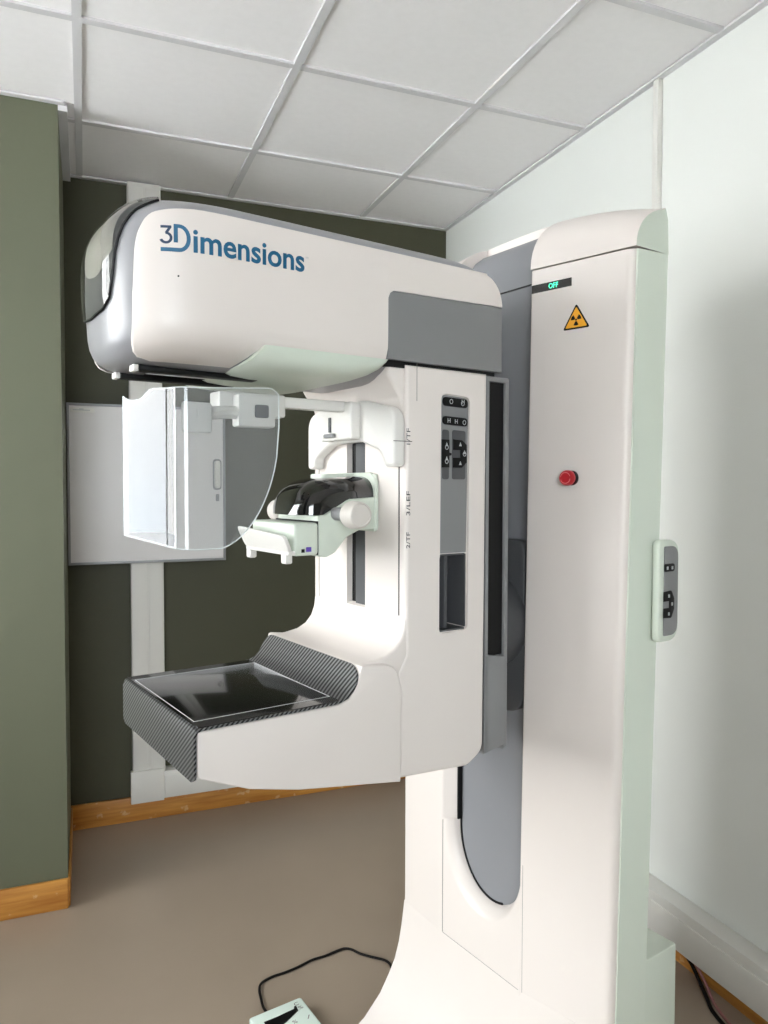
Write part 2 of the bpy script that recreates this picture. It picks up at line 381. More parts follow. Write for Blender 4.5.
# ---- column
def rx(z): return (z - .43) / 1.41 * .026          # the right flank leans outwards a little
def ring_r(z):
    k = rx(z)
    k2 = (z - .6) / 1.25 * .016 - .008
    o = rpoly([(.108 + k2, k2 * .1926, .006), (.301 + k, .0375 + k * .1926, .022), (.312 + k, .128, .012), (.094 + k2, .128), (.094 + k2, .03)])
    return [(x, y, z) for x, y in o]
def ring_l(z):
    o = rpoly([(-.156, 0, .01), (-.127, .030, .008), (-.127, .128), (-.310, .128, .02), (-.318, .008, .010)])
    return [(x, y, z) for x, y in o]
bm = bmesh.new()
for fn, zs in ((ring_r, [0, .4, .8, 1.2, 1.846]), (ring_l, [.30, .8, 1.2, 1.846])):
    loft_bm(bm, [fn(z) for z in zs])
column = finish(bm, 'column', M['white'], ROOT)
prism('flank_cover', rpoly([(.052, .0), (.1285, 0), (.1285, 1.846), (.052, 1.846)]), 'x', .3, .3105, M['mint'], column)
# make the mint flank follow the lean
fl = [o for o in column.children if o.name.startswith('flank_cover')][0]
for v in fl.data.vertices:
    v.co.x += rx(v.co.z) + .004 - (.128 - v.co.y) * .12
# rear body and rear base box
box('rear_body', -.20, .20, .125, .30, .0, 1.90, M['white'], column, bevel=.015)
box('rear_base_box', -.27, .27, .10, .30, .0, .435, M['mint'], column, bevel=.006)
# front panel with the round slot end
def u_ring(hw_, cx_, zb, y): return [(-hw_ * math.cos(math.pi * k / 32) + cx_, y, .630 - (.630 - zb) * math.sin(math.pi * k / 32) ** .92) for k in range(33)]
u_out = u_ring(.129, -.023, .450, 0)
bm = bmesh.new()
vo = [bm.verts.new(p) for p in u_out]; c0 = bm.verts.new((-.152, 0, .353)); c1 = bm.verts.new((.106, 0, .353))
half = len(vo) // 2
bm.faces.new([c0] + vo[:half + 1][::1]); bm.faces.new([c1, c0, vo[half]]); bm.faces.new([c1] + vo[half:][::-1])
prev = vo
for t_, yy in ((.25, .002), (.5, .007), (.8, .016), (1, .028), (1, .05)):
    cur = [bm.verts.new((a[0] + (b[0] - a[0]) * t_, yy, a[2] + (b[2] - a[2]) * t_)) for a, b in zip(u_out, u_ring(.1105, -.0165, .480, 0))]
    for i in range(len(cur) - 1): bm.faces.new((prev[i], prev[i + 1], cur[i + 1], cur[i]))
    prev = cur
fp = finish(bm, 'slot_end_panel', M['white'], column, True, 50)
tube('slot_gap', [(x * 1.0, .0335, z) for x, y, z in u_ring(.1090, -.0165, .482, 0)[:20]], .0028, M['black'], column, n=6, smooth=False)
for (a, b) in (((-.1535, .353), (-.1535, .624)), ((.107, .353), (.107, .624))):
    box('seam', a[0] - .0004, a[0] + .0006, -.0003, .02, a[1], b[1], M['seam'], column)
box('seam', -.152, .106, -.0003, .02, .3520, .3528, M['seam'], column)
# grey slot cover running up and over
path = [(.034, .47), (.034, 1.0), (.034, 1.5), (.034, 1.828), (.034, 1.85), (.038, 1.875), (.05, 1.905), (.07, 1.93), (.095, 1.948), (.13, 1.958)]
sheet('slot_cover', path[::-1], .012, M['slot'], column, lambda i, n: (-.128, .112))
box('seam', -.126, .104, .032, .040, 1.829, 1.832, M['black'], column)
for xx in (-.1245,): box('slot_gap', xx - .0025, xx + .0015, .022, .040, .63, 1.846, M['black'], column)
# cap
def bow(x): return max(0, (x - .108)) * .19 if x > 0 else max(0, (-x - .152)) * .05
def cap_ring(x):
    s = abs(x) / .335; top = 1.978 - .045 * s ** 2.6; yf = bow(x); zb = 1.849
    if -.13 < x < .1135: yf = .105
    e = 0
    R_ = .13 if yf < .09 else .03
    o = []
    if yf < .09:
        for k in range(13):
            a = math.pi / 2 * k / 12
            o.append((x, yf + (.155 - yf) * (1 - math.cos(a)), zb + (top - zb) * math.sin(a) ** .95))
    else:
        zt = zb + (top - zb) * math.sin(math.acos(max(0, 1 - (yf) / .155)))
        for k in range(13):
            t = k / 12; yy = yf + (.155 - yf) * t
            o.append((x, yf if k == 0 else yy, zb if k == 0 else zb + (top - zb) * math.sin(math.acos(max(-1, 1 - yy / .155)))))
    yr = .225 if x < .2 else .225 - (x - .2) / .134 * .085
    o = [(p[0], min(p[1], yr - .012), p[2]) for p in o]
    o += [(x, yr - .010, top - .002), (x, yr - .003, top - .02), (x, yr, zb)]
    return o
cap = loft('column_cap', [cap_ring(x) for x in [-.310, -.306, -.29, -.25, -.2, -.15, -.1302, -.1298, -.05, 0, .05, .1133, .1137, .122, .16, .2, .24, .27, .30, .318, .330, .334]], M['white'], column, ang=40)
cap.data.materials.append(M['mint'])
for p in cap.data.polygons:
    if p.normal.x > .6 and p.center.x > .3: p.material_index = 1
# foot: flares forward to the floor
FP = [(.128, 0), (.128, .352), (.0, .352), (-.003, .33), (-.008, .295), (-.017, .25), (-.030, .21), (-.047, .18), (-.075, .138), (-.123, .094), (-.18, .064), (-.26, .043), (-.36, .034), (-.46, .030), (-.48, .018), (-.48, 0)]
def foot_ring(x):
    e = max(0, abs(x + (.0 if x < 0 else -.0)) - .285) / .03
    return [(x, y + (bow(x) if y < .1 else 0), z) for y, z in FP]
loft('foot', [foot_ring(x) for x in [-.316, -.25, -.2, -.152, 0, .1, .108, .15, .2, .25, .29]], M['white'], column, ang=30)
# display strip, radiation sign, emergency stop on the right face of the column
be = R(10.9); CO = Vector((.108, 0, 0)); CU = Vector((math.cos(be), math.sin(be), 0)); CV = Vector((0, 0, 1)); CN = Vector((math.sin(be), -math.cos(be), 0))
def on_face(poly, name, mat, t=.0015, lift=0, parent=column):
    bm = bmesh.new(); a = [bm.verts.new(CO + CU * s + CV * z + CN * lift) for s, z in poly]; b = [bm.verts.new(CO + CU * s + CV * z + CN * (lift + t)) for s, z in poly]
    n = len(poly); bm.faces.new(a); bm.faces.new(b[::-1])
    for i in range(n): bm.faces.new((a[i], a[(i + 1) % n], b[(i + 1) % n], b[i]))
    return finish(bm, name, mat, parent, False)
on_face([(.0095, 1.800), (.099, 1.8005), (.099, 1.8165), (.0095, 1.8165)], 'display_strip', M['screen'], .0012, -.0002)
text_mesh('display_text', 'OFF', (.049, 1.8035, .070, 1.8135), M['led'], column, (CO + CN * .0016, CU, CV), .004, .0002)
on_face(rpoly([(.081, 1.716, .003), (.139, 1.716, .003), (.110, 1.7645, .003)]), 'warning_sign', M['black'], .0008, 0)
on_face(rpoly([(.0865, 1.7192, .002), (.1335, 1.7192, .002), (.110, 1.7585, .002)]), 'sign_field', M['yellow'], .0006, .0006)
for k in range(3):
    a0 = R(-90 + 120 * k); c = (.110, 1.7335)
    arc = [(c[0] + r * math.cos(a0 + d), c[1] + r * math.sin(a0 + d)) for r, ds in ((.0032, (-.5, 0, .5)), (.0112, (.5, .25, 0, -.25, -.5))) for d in ds]
    on_face(arc, 'trefoil_blade', M['black'], .0004, .0011)
on_face([(.110 + .002 * math.cos(R(30 * k)), 1.7335 + .002 * math.sin(R(30 * k))) for k in range(12)], 'trefoil_centre', M['black'], .0004, .0011)
EB = CO + CU * .104 + CV * 1.429
revolve('emergency_stop', [(.0, 0), (.0145, 0), (.0145, .006), (.0125, .0075), (.0125, .012), (.0, .012)], EB, CN, M['black'], column)
eb = revolve('stop_button', [(.0, .010), (.0135, .010), (.0150, .013), (.0150, .021), (.0130, .0255), (.010, .0245), (.0085, .0235), (0, .0235)], EB, CN, M['red'], column)
eb['label'] = 'red emergency stop button'
for k in range(2):
    tube('arrow_ring', [EB + CN * .0253 + (CU * math.cos(R(a)) + CV * math.sin(R(a))) * .0105 for a in range(20 + 180 * k, 171 + 180 * k, 25)], .0007, M['redline'], column, n=5, per=3)
# side control pad: D-shaped plate on the rear of the flank
pad = prism('side_control_pad', rpoly([(.106, 1.118, .012), (.170, 1.118, .055), (.170, 1.312, .055), (.106, 1.312, .012)], 8), 'x', .330, .347, M['mint'], column, bevel=.005)
prism('pad_inlay', rpoly([(.120, 1.130, .004), (.164, 1.130, .05), (.164, 1.300, .05), (.120, 1.300, .004)], 8), 'x', .3465, .3485, M['grey'], column, bevel=.0008)
def pad_btn(name, pl_, x, mat=None): return prism(name, rpoly(pl_), 'x', x, x + .002, mat or M['black'], column, bevel=.0006)
pad_btn('button', [(.119, 1.252, .004), (.151, 1.252, .006), (.151, 1.267, .006), (.119, 1.267, .004)], .348)
pad_btn('button', [(.118, 1.212), (.142, 1.212), (.150, 1.220, .003), (.150, 1.198), (.134, 1.198), (.134, 1.192), (.150, 1.192), (.150, 1.172, .003), (.142, 1.164), (.118, 1.164), (.118, 1.182), (.134, 1.184), (.134, 1.200), (.118, 1.202)][:0] or [(.118, 1.196), (.118, 1.214), (.142, 1.216, .006), (.151, 1.200), (.151, 1.180), (.142, 1.163, .006), (.118, 1.165), (.118, 1.183), (.136, 1.183), (.136, 1.196)], .348)
for (y, z) in ((.127, 1.259), (.142, 1.259), (.133, 1.206), (.143, 1.190), (.133, 1.172)): pad_btn('icon', [(y - .002, z - .003), (y + .002, z - .003), (y + .002, z + .003), (y - .002, z + .003)], .3495, M['icon'])

# ---- c-arm
OUT = rpoly([(-.345, 1.621), (-.345, 1.12, .02), (-.362, 1.09, .02), (-.362, .905, .01), (-.20, .893, .03), (-.162, .915, .03), (-.157, 1.621)], 8)
carm = prism('c_arm', OUT, 'x', -.160, .160, M['white'], ROOT, bevel=.022, seg=5)
cut(carm, [
    bmprism(rpoly([(-.271, 1.147, .010), (-.204, 1.150, .010), (-.201, 1.574, .012), (-.268, 1.578, .012)]), 'x', .155, .17),
    bmprism(rpoly([(-.271, 1.150, .008), (-.207, 1.152, .008), (-.207, 1.290, .008), (-.271, 1.290, .008)]), 'x', .105, .17),
    bmprism(rpoly([(-.032, 1.146, .012), (.032, 1.146, .012), (.032, 1.60), (-.032, 1.60)]), 'y', -.36, -.330),
    bmbox(-.1405, -.1365, -.36, -.338, 1.163, 1.60), bmbox(.1365, .1405, -.36, -.338, 1.163, 1.60),
])
prism('shoulder', [(-.335, 1.19), (-.3452, 1.185), (-.348, 1.165), (-.355, 1.147), (-.368, 1.132), (-.388, 1.122), (-.415, 1.1175), (-.4445, 1.1155), (-.4445, 1.08), (-.335, 1.08)], 'x', -.158, .158, M['white'], carm, bevel=.016, seg=4)
prism('neck_block', rpoly([(-.345, 1.54), (-.352, 1.565, .02), (-.378, 1.602, .01), (-.378, 1.6205), (-.33, 1.6205), (-.33, 1.54)]), 'x', -.152, .152, M['white'], carm, bevel=.012)
box('slot_strip', -.0315, -.010, -.3325, -.3290, 1.150, 1.60, M['black'], carm)
box('slot_rail', -.010, .0315, -.3385, -.3290, 1.150, 1.60, M['dgrey'], carm)
box('groove_rod', -.1412, -.1358, -.343, -.338, 1.163, 1.60, M['grey'], carm); box('groove_rod', .1362, .1408, -.3445, -.338, 1.163, 1.60, M['black'], carm)
for a, b in ((-.1365, -.032), (.032, .1365)): box('seam', a, b, -.3456, -.34, 1.1615, 1.1625, M['seam'], carm)
box('seam', .1598, .1606, -.3235, -.3228, 1.56, 1.625, M['seam'], carm)
prism('control_panel', rpoly([(-.270, 1.292), (-.2065, 1.292), (-.2025, 1.572, .011), (-.267, 1.576, .011)]), 'x', .1545, .1575, M['grey'], carm)
box('grip_recess', -.0, .001, -.0, .001, 0, .001, M['dgrey'], carm) if False else None
prism('grip_liner', rpoly([(-.2705, 1.151, .008), (-.2075, 1.153, .008), (-.2075, 1.2895, .006), (-.2705, 1.2895, .006)]), 'x', .1045, .108, M['dgrey'], carm)
box('grip_liner', .107, .157, -.2095, -.2065, 1.155, 1.289, M['dgrey'], carm); box('grip_liner', .107, .157, -.2715, -.2690, 1.155, 1.289, M['dgrey'], carm)
box('grip_liner', .107, .157, -.269, -.2095, 1.1505, 1.1535, M['dgrey'], carm); box('grip_liner', .107, .157, -.269, -.2095, 1.2875, 1.2905, M['dgrey'], carm)
box('grip_bar', .115, .150, -.252, -.243, 1.154, 1.2875, M['dgrey'], carm, bevel=.003)
def btn(name, pl_, x0=.157, x1=.1605, mat=None): return prism(name, rpoly(pl_), 'x', x0, x1, mat or M['black'], carm, bevel=.0008)
btn('button', [(-.264, 1.556, .008), (-.206, 1.554, .008), (-.206, 1.570, .008), (-.264, 1.572, .008)])
btn('button', [(-.264, 1.523, .008), (-.206, 1.521, .008), (-.206, 1.536, .008), (-.264, 1.538, .008)])
for a, b in ((-.264, -.248), (-.241, -.209)):
    fr = [(a, 1.425, .005), (b, 1.425, .005), (b, 1.513, .005), (a, 1.514, .005)]
    prism('button_well', rpoly(fr), 'x', .1568, .1585, M['dgrey'], carm, bevel=.0008)
btn('button', [(-.266, 1.446), (-.249, 1.446), (-.249, 1.467), (-.244, 1.468), (-.244, 1.472), (-.249, 1.473), (-.249, 1.496), (-.266, 1.496)], .158, .1608)
btn('button', [(-.240, 1.497), (-.219, 1.496, .004), (-.208, 1.488, .004), (-.208, 1.456, .004), (-.219, 1.446, .004), (-.240, 1.446), (-.240, 1.464), (-.222, 1.464), (-.222, 1.478), (-.240, 1.478)], .158, .1608)
def icon(y, z, kind):
    if kind == 0: tube('icon', [Vector((.1612, y + .0035 * math.cos(a), z + .0038 * math.sin(a))) for a in [k * .7 for k in range(10)]], .0006, M['icon'], carm, n=5, per=2)
    elif kind == 1:
        bm = bmesh.new()
        for q in ((-.003, -.0022), (.0022, .003)):
            box_bm(bm, .1604, .1614, y + q[0], y + q[1], z - .004, z + .004)
        box_bm(bm, .1604, .1614, y - .002, y + .002, z - .0006, z + .0006); finish(bm, 'icon', M['icon'], carm, False)
    else: prism('icon', [(y - .003, z - .003), (y + .003, z - .003), (y, z + .004)], 'x', .1604, .1614, M['icon'], carm)
for y, z, k in ((-.246, 1.564, 0), (-.219, 1.562, 0), (-.218, 1.565, 1), (-.251, 1.530, 1), (-.234, 1.529, 1), (-.215, 1.528, 0), (-.256, 1.482, 0), (-.256, 1.487, 2), (-.256, 1.457, 0), (-.256, 1.462, 2), (-.224, 1.488, 2), (-.224, 1.454, 2), (-.214, 1.471, 0), (-.214, 1.474, 2)): icon(y, z, k)
# paper-label scale marks beside the groove
for z0, n in ((1.497, 0), (1.383, 1), (1.318, 2)):
    txt = ('1/TF', '3/LEF', '2/TF')[n]
    text_mesh('scale_print', txt, (z0 - .013 - .008 * (n == 1), -.0005, z0 + .015 + .006 * (n == 1), .0075), M['ink'], carm, ((.1601, -.3375, 0), (0, 0, 1), (0, -1, 0)), 0, .0002)
box('scale_tick', .1598, .1603, -.349, -.333, 1.489, 1.4902, M['black'], carm)
# grey rear housing with the deep grip channel
rh = box('rear_housing', -.125, .125, -.157, -.098, .912, 1.618, M['grey'], carm, bevel=.004)
for s in (1, -1):
    a, b = sorted((s * .120, s * .157))
    prism('housing_rail', rpoly([(-.1575, .912), (-.150, .912), (-.150, 1.618), (-.1575, 1.618)]), 'x', a, b, M['grey'], carm)
    prism('housing_rail', rpoly([(-.108, .905), (-.098, .912), (-.098, 1.612), (-.108, 1.612)]), 'x', a, b, M['grey'], carm, bevel=.002)
    prism('housing_foot', rpoly([(-.1575, .905), (-.099, .915, .008), (-.099, 1.085), (-.1575, 1.095)]), 'x', a, b, M['grey'], carm, bevel=.003)
    c, d = sorted((s * .121, s * .151))
    box('channel_floor', c, d, -.150, -.1075, 1.09, 1.61, M['black'], carm)
    box('housing_top', a, b, -.157, -.099, 1.608, 1.618, M['grey'], carm, bevel=.002)
# rotation hub between c-arm and column
revolve('rotation_hub', [(0, -.098), (.092, -.098), (.096, -.09), (.096, -.075), (.104, -.07), (.104, .0), (.098, .018), (0, .018)], (0, 0, 1.125), (0, 1, 0), M['dgrey'], carm, 48)
prism('carriage_plate', rpoly([(-.092, .93, .06), (.092, .93, .06), (.092, 1.30, .03), (-.092, 1.30, .03)], 8), 'y', .012, .036, M['dgrey'], carm, bevel=.004)

# ---- detector platform
PO = rpoly([(-.726, .992, .012), (-.645, .958, .03), (-.56, .937, .03), (-.468, .922, .03), (-.364, .905), (-.362, 1.065, .02), (-.374, 1.108, .03), (-.44, 1.117), (-.4445, 1.1155), (-.452, 1.088), (-.468, 1.066), (-.49, 1.0595), (-.726, 1.0595, .004)], 6)
plat = prism('detector_platform', PO, 'x', -.172, .172, M['white'], ROOT, bevel=.010, seg=4)
cpath = [(-.7285, .986), (-.7285, 1.02), (-.7285, 1.054), (-.726, 1.060), (-.720, 1.0615), (-.60, 1.0615), (-.50, 1.0615), (-.485, 1.063), (-.472, 1.068), (-.462, 1.077), (-.454, 1.090), (-.449, 1.104), (-.4465, 1.116)]
dense = []
for a, b in zip(cpath[:-1], cpath[1:]):
    k = 6 if a[1] < 1.0 or a[0] > -.47 else 1
    for i in range(k): dense.append((a[0] + (b[0] - a[0]) * i / k, a[1] + (b[1] - a[1]) * i / k))
dense.append(cpath[-1])
def cw(i, n):
    y, z = dense[i]; W = .1745; d = 0
    if z < .998 and y < -.7: t = max(0, (.998 - z) / .012); d = .012 * (1 - math.sqrt(max(0, 1 - t * t)))
    if z > 1.085: t = (z - 1.085) / .031; d = .034 * (1 - math.sqrt(max(0, 1 - t * t * .98)))
    return (-W + d, W - d)
sheet('carbon_cover', dense, .004, M['carbon'], plat, cw)
box('detector_cover', -.172, .172, -.7255, -.486, 1.0650, 1.0668, M['detector'], plat, bevel=.0006)
for (x0, x1, y0, y1) in ((-.143, .143, -.7205, -.7195), (-.143, .143, -.4895, -.4885), (-.1435, -.1425, -.7205, -.4885), (.1425, .1435, -.7205, -.4885)):
    box('field_line', x0, x1, y0, y1, 1.0667, 1.0672, M['line'], plat)

# ---- compression device
CB = rpoly([(-.345, 1.434), (-.345, 1.335), (-.385, 1.334, .02), (-.412, 1.322, .03), (-.436, 1.296, .02), (-.455, 1.288, .012), (-.4715, 1.292, .006), (-.4715, 1.361), (-.455, 1.3625), (-.438, 1.373, .02), (-.408, 1.389, .02), (-.352, 1.393), (-.352, 1.434)], 6)
comp = prism('compression_device', CB, 'x', -.075, .075, M['mint'], ROOT, bevel=.006)
rings = []
for i in range(15):
    t = i / 14; y = -.352 - .150 * t
    zb = 1.390 if y > -.405 else (1.390 - (-.405 - y) / .055 * .028 if y > -.46 else 1.362)
    zt = 1.432 - .008 * t; k = 1 if y > -.44 else math.sqrt(max(.0004, 1 - ((-.44 - y) / .0622) ** 2))
    wv = .0715 * (1 if y > -.455 else max(.12, math.sqrt(max(0, 1 - ((-.455 - y) / .0478) ** 2))) ** .6)
    h = max(.004, (zt - zb) * k)
    rings.append([(wv * (1 if math.cos(a) >= 0 else -1) * abs(math.cos(a)) ** .62, y, zb + h * math.sin(a) ** .72) for a in [math.pi * j / 20 for j in range(21)]] )
loft('dome', rings, M['gloss'], comp, ang=60)
prism('top_rim', rpoly([(-.078, 1.33, .01), (.078, 1.33, .01), (.078, 1.425, .02), (.06, 1.4375, .02), (-.06, 1.4375, .02), (-.078, 1.425, .02)]), 'y', -.3535, -.346, M['mint'], comp, bevel=.002)
prism('top_bridge', rpoly([(-.040, -.425, .012), (.010, -.425, .012), (.010, -.352, .004), (-.040, -.352, .004)]), 'z', 1.425, 1.4350, M['mint'], comp, bevel=.003)
for s in (1, -1):
    revolve('adjust_knob', [(0, .118), (.018, .118), (.0225, .122), (.0238, .127), (.0225, .148), (.0212, .1535), (.0190, .155), (.0180, .1535), (0, .1545)], (0, -.434, 1.364), (s, 0, 0), M['knob'], comp, 28)
    revolve('knob_shaft', [(0, .070), (.0115, .070), (.0115, .120), (0, .120)], (0, -.434, 1.364), (s, 0, 0), M['grey'], comp, 20)
box('paddle_clamp', -.083, .083, -.521, -.474, 1.294, 1.350, M['mint'], comp, bevel=.006, seg=3)
box('clamp_gap', -.076, .076, -.475, -.471, 1.294, 1.352, M['black'], comp)
pl_ = prism('paddle_plate', rpoly([(-.089, 1.340, .010), (.089, 1.330, .010), (.086, 1.300, .012), (-.086, 1.300, .012)]), 'y', -.548, -.541, M['white2'], comp, bevel=.002)
for v in pl_.data.vertices: v.co.y += (1.335 - v.co.z) * .45
box('plate_lip', -.084, .084, -.533, -.519, 1.296, 1.303, M['white2'], comp, bevel=.002)
for xx in (-.072, .066): box('plate_hook', xx - .009, xx + .009, -.534, -.520, 1.281, 1.298, M['white2'], comp, bevel=.003)
box('sensor_label', .0828, .0836, -.499, -.489, 1.301, 1.309, M['violet'], comp); box('sensor_window', .0828, .0836, -.508, -.502, 1.300, 1.306, M['black'], comp)

# ---- face shield and its bracket
BR = rpoly([(-.140, 1.446, .008), (-.116, 1.446, .008), (-.114, 1.466, .02), (-.06, 1.492, .06), (.05, 1.494, .06), (.118, 1.474, .03), (.130, 1.446, .008), (.158, 1.446, .008), (.158, 1.545, .035), (.06, 1.567, .05), (-.06, 1.569, .05), (-.140, 1.55, .035)], 6)
brk = prism('shield_bracket', BR, 'y', -.371, -.3455, M['white2'], ROOT, bevel=.006, seg=4)
prism('bracket_pedestal', rpoly([(-.05, 1.497), (.055, 1.497, .006), (.055, 1.565, .006), (-.03, 1.565)]), 'y', -.392, -.37, M['white2'], brk, bevel=.004)
box('release_lever', -.018, -.012, -.3955, -.391, 1.512, 1.540, M['dgrey'], brk, bevel=.001)
box('release_lever', -.030, .004, -.400, -.391, 1.502, 1.510, M['grey'], brk, bevel=.003)
for s in (-1, 1):
    box('clamp_line', *((.1572, .1586) if s > 0 else (-.1406, -.1392)), -.371, -.348, 1.489, 1.4905, M['seam'], brk)
shp = [(-.012 + .104 * k / 10, -.774 + .0364 * k / 10) for k in range(11)]
shp += [(v.x, v.y) for v in catmull([(.092, -.7376, 0), (.106, -.731, 0), (.1155, -.721, 0), (.1195, -.708, 0), (.1205, -.695, 0)], 4)][1:]
shp += [(.1205, -.695 + .127 * k / 30) for k in range(1, 31)]
def shield_z(i):
    x, y = shp[i]
    top = interp([(-.012, 1.553), (.003, 1.545), (.028, 1.545), (.036, 1.549), (.044, 1.557), (.056, 1.560), (.09, 1.558)], x)
    if y > -.585: top = 1.566 - ((y + .585) / .017) ** 2 * .010
    elif y > -.70: top = 1.558 + .008 * (y + .70) / .115
    bot = interp([(-.012, 1.334), (.092, 1.321), (.12, 1.317)], x)
    if y > -.672 and x > .1:
        t = (y + .672) / .104; bot = 1.317 + .190 * (1 - math.sqrt(max(0, 1 - t ** 1.75)))
    return bot, top
rings = []; edge = []
for i, (x, y) in enumerate(shp):
    a = Vector(shp[max(0, i - 1)]); b = Vector(shp[min(len(shp) - 1, i + 1)]); t = (b - a).normalized(); nn = Vector((-t.y, t.x)) * .0018
    b0, t0 = shield_z(i)
    rings.append([(x, y, b0), (x, y, t0), (x + nn.x, y + nn.y, t0), (x + nn.x, y + nn.y, b0)]); edge.append((x + nn.x / 2, y + nn.y / 2, b0, t0))
shield = loft('face_shield', rings, M['shield'], ROOT, ang=50)
tube('shield_edge', [edge[0][:2] + (edge[0][3],)] + [e[:2] + (e[2],) for e in edge] + [edge[-1][:2] + (edge[-1][3],)] , .0011, M['edge'], shield, n=5, per=2, smooth=False)
tube('shield_edge', [e[:2] + (e[3],) for e in edge], .0009, M['edge'], shield, n=5, smooth=False)
bm = bmesh.new(); box_bm(bm, .012, .034, -.53, -.372, 1.547, 1.566, .003); finish(bm, 'shield_arm', M['white2'], shield)
box('arm_block', .050, .078, -.618, -.552, 1.508, 1.560, M['white2'], shield, bevel=.004)
box('arm_block', .010, .052, -.640, -.520, 1.528, 1.566, M['white2'], shield, bevel=.004)
prism('release_button', rpoly([(-.590, 1.523, .004), (-.566, 1.523, .004), (-.566, 1.544, .004), (-.590, 1.544, .004)]), 'x', .077, .081, M['dgrey'], shield, bevel=.001)
tube('link_arm', [(.066, -.612, 1.531), (.072, -.65, 1.528), (.09, -.69, 1.522), (.108, -.705, 1.52)], .0105, M['white2'], shield, n=10)
prism('mount_plate', rpoly([(-.722, 1.492, .006), (-.676, 1.492, .006), (-.676, 1.538, .006), (-.722, 1.538, .006)]), 'x', .103, .1125, M['white2'], shield, bevel=.003)

# ---- tube head
NE, NL = 2.6, .162
def side_x(y): return .160 if y > -.66 else .160 * max(0, 1 - ((-.66 - y) / NL) ** NE) ** (1 / NE)
def nose_xy(hw_, yf, a):                                     # a: 0 near flank .. pi far flank
    sx = 1 if math.cos(a) >= 0 else -1
    return hw_ * sx * abs(math.cos(a)) ** (2 / NE), yf + NL - NL * math.sin(a) ** (2 / NE)
def nose_plan(hw_, yf, yr, rr=.03, n=40):
    o = [nose_xy(hw_, yf, math.pi * k / n) for k in range(n + 1)]
    rear = [(-hw_, -.4), (-hw_, yr - rr)] + [(-hw_ + rr * (1 - math.cos(a)), yr - rr + rr * math.sin(a)) for a in [math.pi / 8 * k for k in range(1, 5)]]
    rear2 = [(hw_ - rr * (1 - math.cos(a)), yr - rr + rr * math.sin(a)) for a in [math.pi / 8 * k for k in range(4, 0, -1)]] + [(hw_, yr - rr), (hw_, -.4)]
    return o + rear + rear2
# z, half width, front y, rear y
HZ = [(1.5925, .060, -.775, -.17), (1.5945, .085, -.788, -.15), (1.599, .108, -.799, -.138), (1.606, .128, -.807, -.130), (1.616, .145, -.813, -.125), (1.628, .154, -.817, -.122), (1.642, .159, -.819, -.120), (1.66, .160, -.820, -.119), (1.70, .160, -.822, -.119), (1.741, .160, -.822, -.119),
      (1.765, .160, -.819, -.121), (1.782, .160, -.815, -.130), (1.795, .1595, -.810, -.142), (1.804, .157, -.805, -.153), (1.811, .152, -.799, -.166), (1.818, .144, -.793, -.18), (1.826, .130, -.786, -.20), (1.834, .111, -.778, -.22), (1.841, .085, -.770, -.24), (1.846, .055, -.763, -.26), (1.848, .02, -.753, -.28)]
head = loft('tube_head', [[(x, y, z) for x, y in nose_plan(hw_, yf, yr)] for z, hw_, yf, yr in HZ], M['bezel'], ROOT, ang=40)
def flank(y, z): return side_x(y) * interp([(h[0], h[1]) for h in HZ], z) / .16
def strip_panel(name, cols, mat, lift=.0026, parent=head, rows=26):
    """panel lying on the near flank: columns (y, z bottom, z top), wrapped over the body, with a rim going back into it"""
    bm = bmesh.new(); fr = []; bk = []
    for y, a, b in cols:
        zz = [a + (b - a) * (k / rows) ** 1.8 for k in range(rows + 1)]
        fr.append([bm.verts.new((flank(y, z) + lift, y, z)) for z in zz]); bk.append([bm.verts.new((flank(y, z) - .004, y, z)) for z in zz])
    for i in range(len(cols) - 1):
        for k in range(rows):
            bm.faces.new((fr[i][k], fr[i + 1][k], fr[i + 1][k + 1], fr[i][k + 1])); bm.faces.new((bk[i][k + 1], bk[i + 1][k + 1], bk[i + 1][k], bk[i][k]))
        bm.faces.new((fr[i][-1], fr[i + 1][-1], bk[i + 1][-1], bk[i][-1])); bm.faces.new((fr[i][0], bk[i][0], bk[i + 1][0], fr[i + 1][0]))
    for e in (0, -1):
        for k in range(rows): bm.faces.new((fr[e][k], fr[e][k + 1], bk[e][k + 1], bk[e][k]))
    return finish(bm, name, mat, parent, True, 30)
TOP = [(-.7935, 1.685), (-.7925, 1.715), (-.7915, 1.742), (-.789, 1.761), (-.785, 1.776), (-.7761, 1.7926), (-.758, 1.8), (-.7253, 1.804), (-.66, 1.8050), (-.20, 1.8050), (-.175, 1.8035), (-.155, 1.799), (-.138, 1.785), (-.128, 1.768), (-.124, 1.750)]
BOT = [(-.7935, 1.625), (-.792, 1.615), (-.788, 1.606), (-.78, 1.600), (-.76, 1.5965), (-.640, 1.596), (-.611, 1.624), (-.386, 1.626), (-.3855, 1.728), (-.382, 1.736), (-.374, 1.741), (-.124, 1.7475)]
TOP = [(v.x, v.y) for v in catmull([(a, b, 0) for a, b in TOP], 4)]
TOP = [p for i, p in enumerate(TOP) if i == 0 or p[0] > TOP[i - 1][0] + 1e-5]
YC = sorted({a for a, _ in TOP} | {a for a, _ in BOT} | {-.638, -.634, -.630, -.626, -.622, -.618, -.614, -.78, -.77, -.745, -.735, -.71, -.69, -.675, -.5, -.45, -.3, -.25})
for s in (1, -1):
    nm = 'side_panel'
    p = strip_panel(nm, [(y, min(interp(BOT, y), interp(TOP, y) - .001), interp(TOP, y)) for y in YC], M['white'])
    q = prism('rear_side_panel', rpoly([(-.3850, 1.626), (-.1225, 1.626), (-.1225, 1.7462), (-.3850, 1.7405, .014)], 6), 'x', .145, .1612, M['grey'], head, bevel=.0015)
    if s < 0:
        for o in (p, q):
            for v in o.data.vertices: v.co.x *= -1
            o.data.flip_normals()
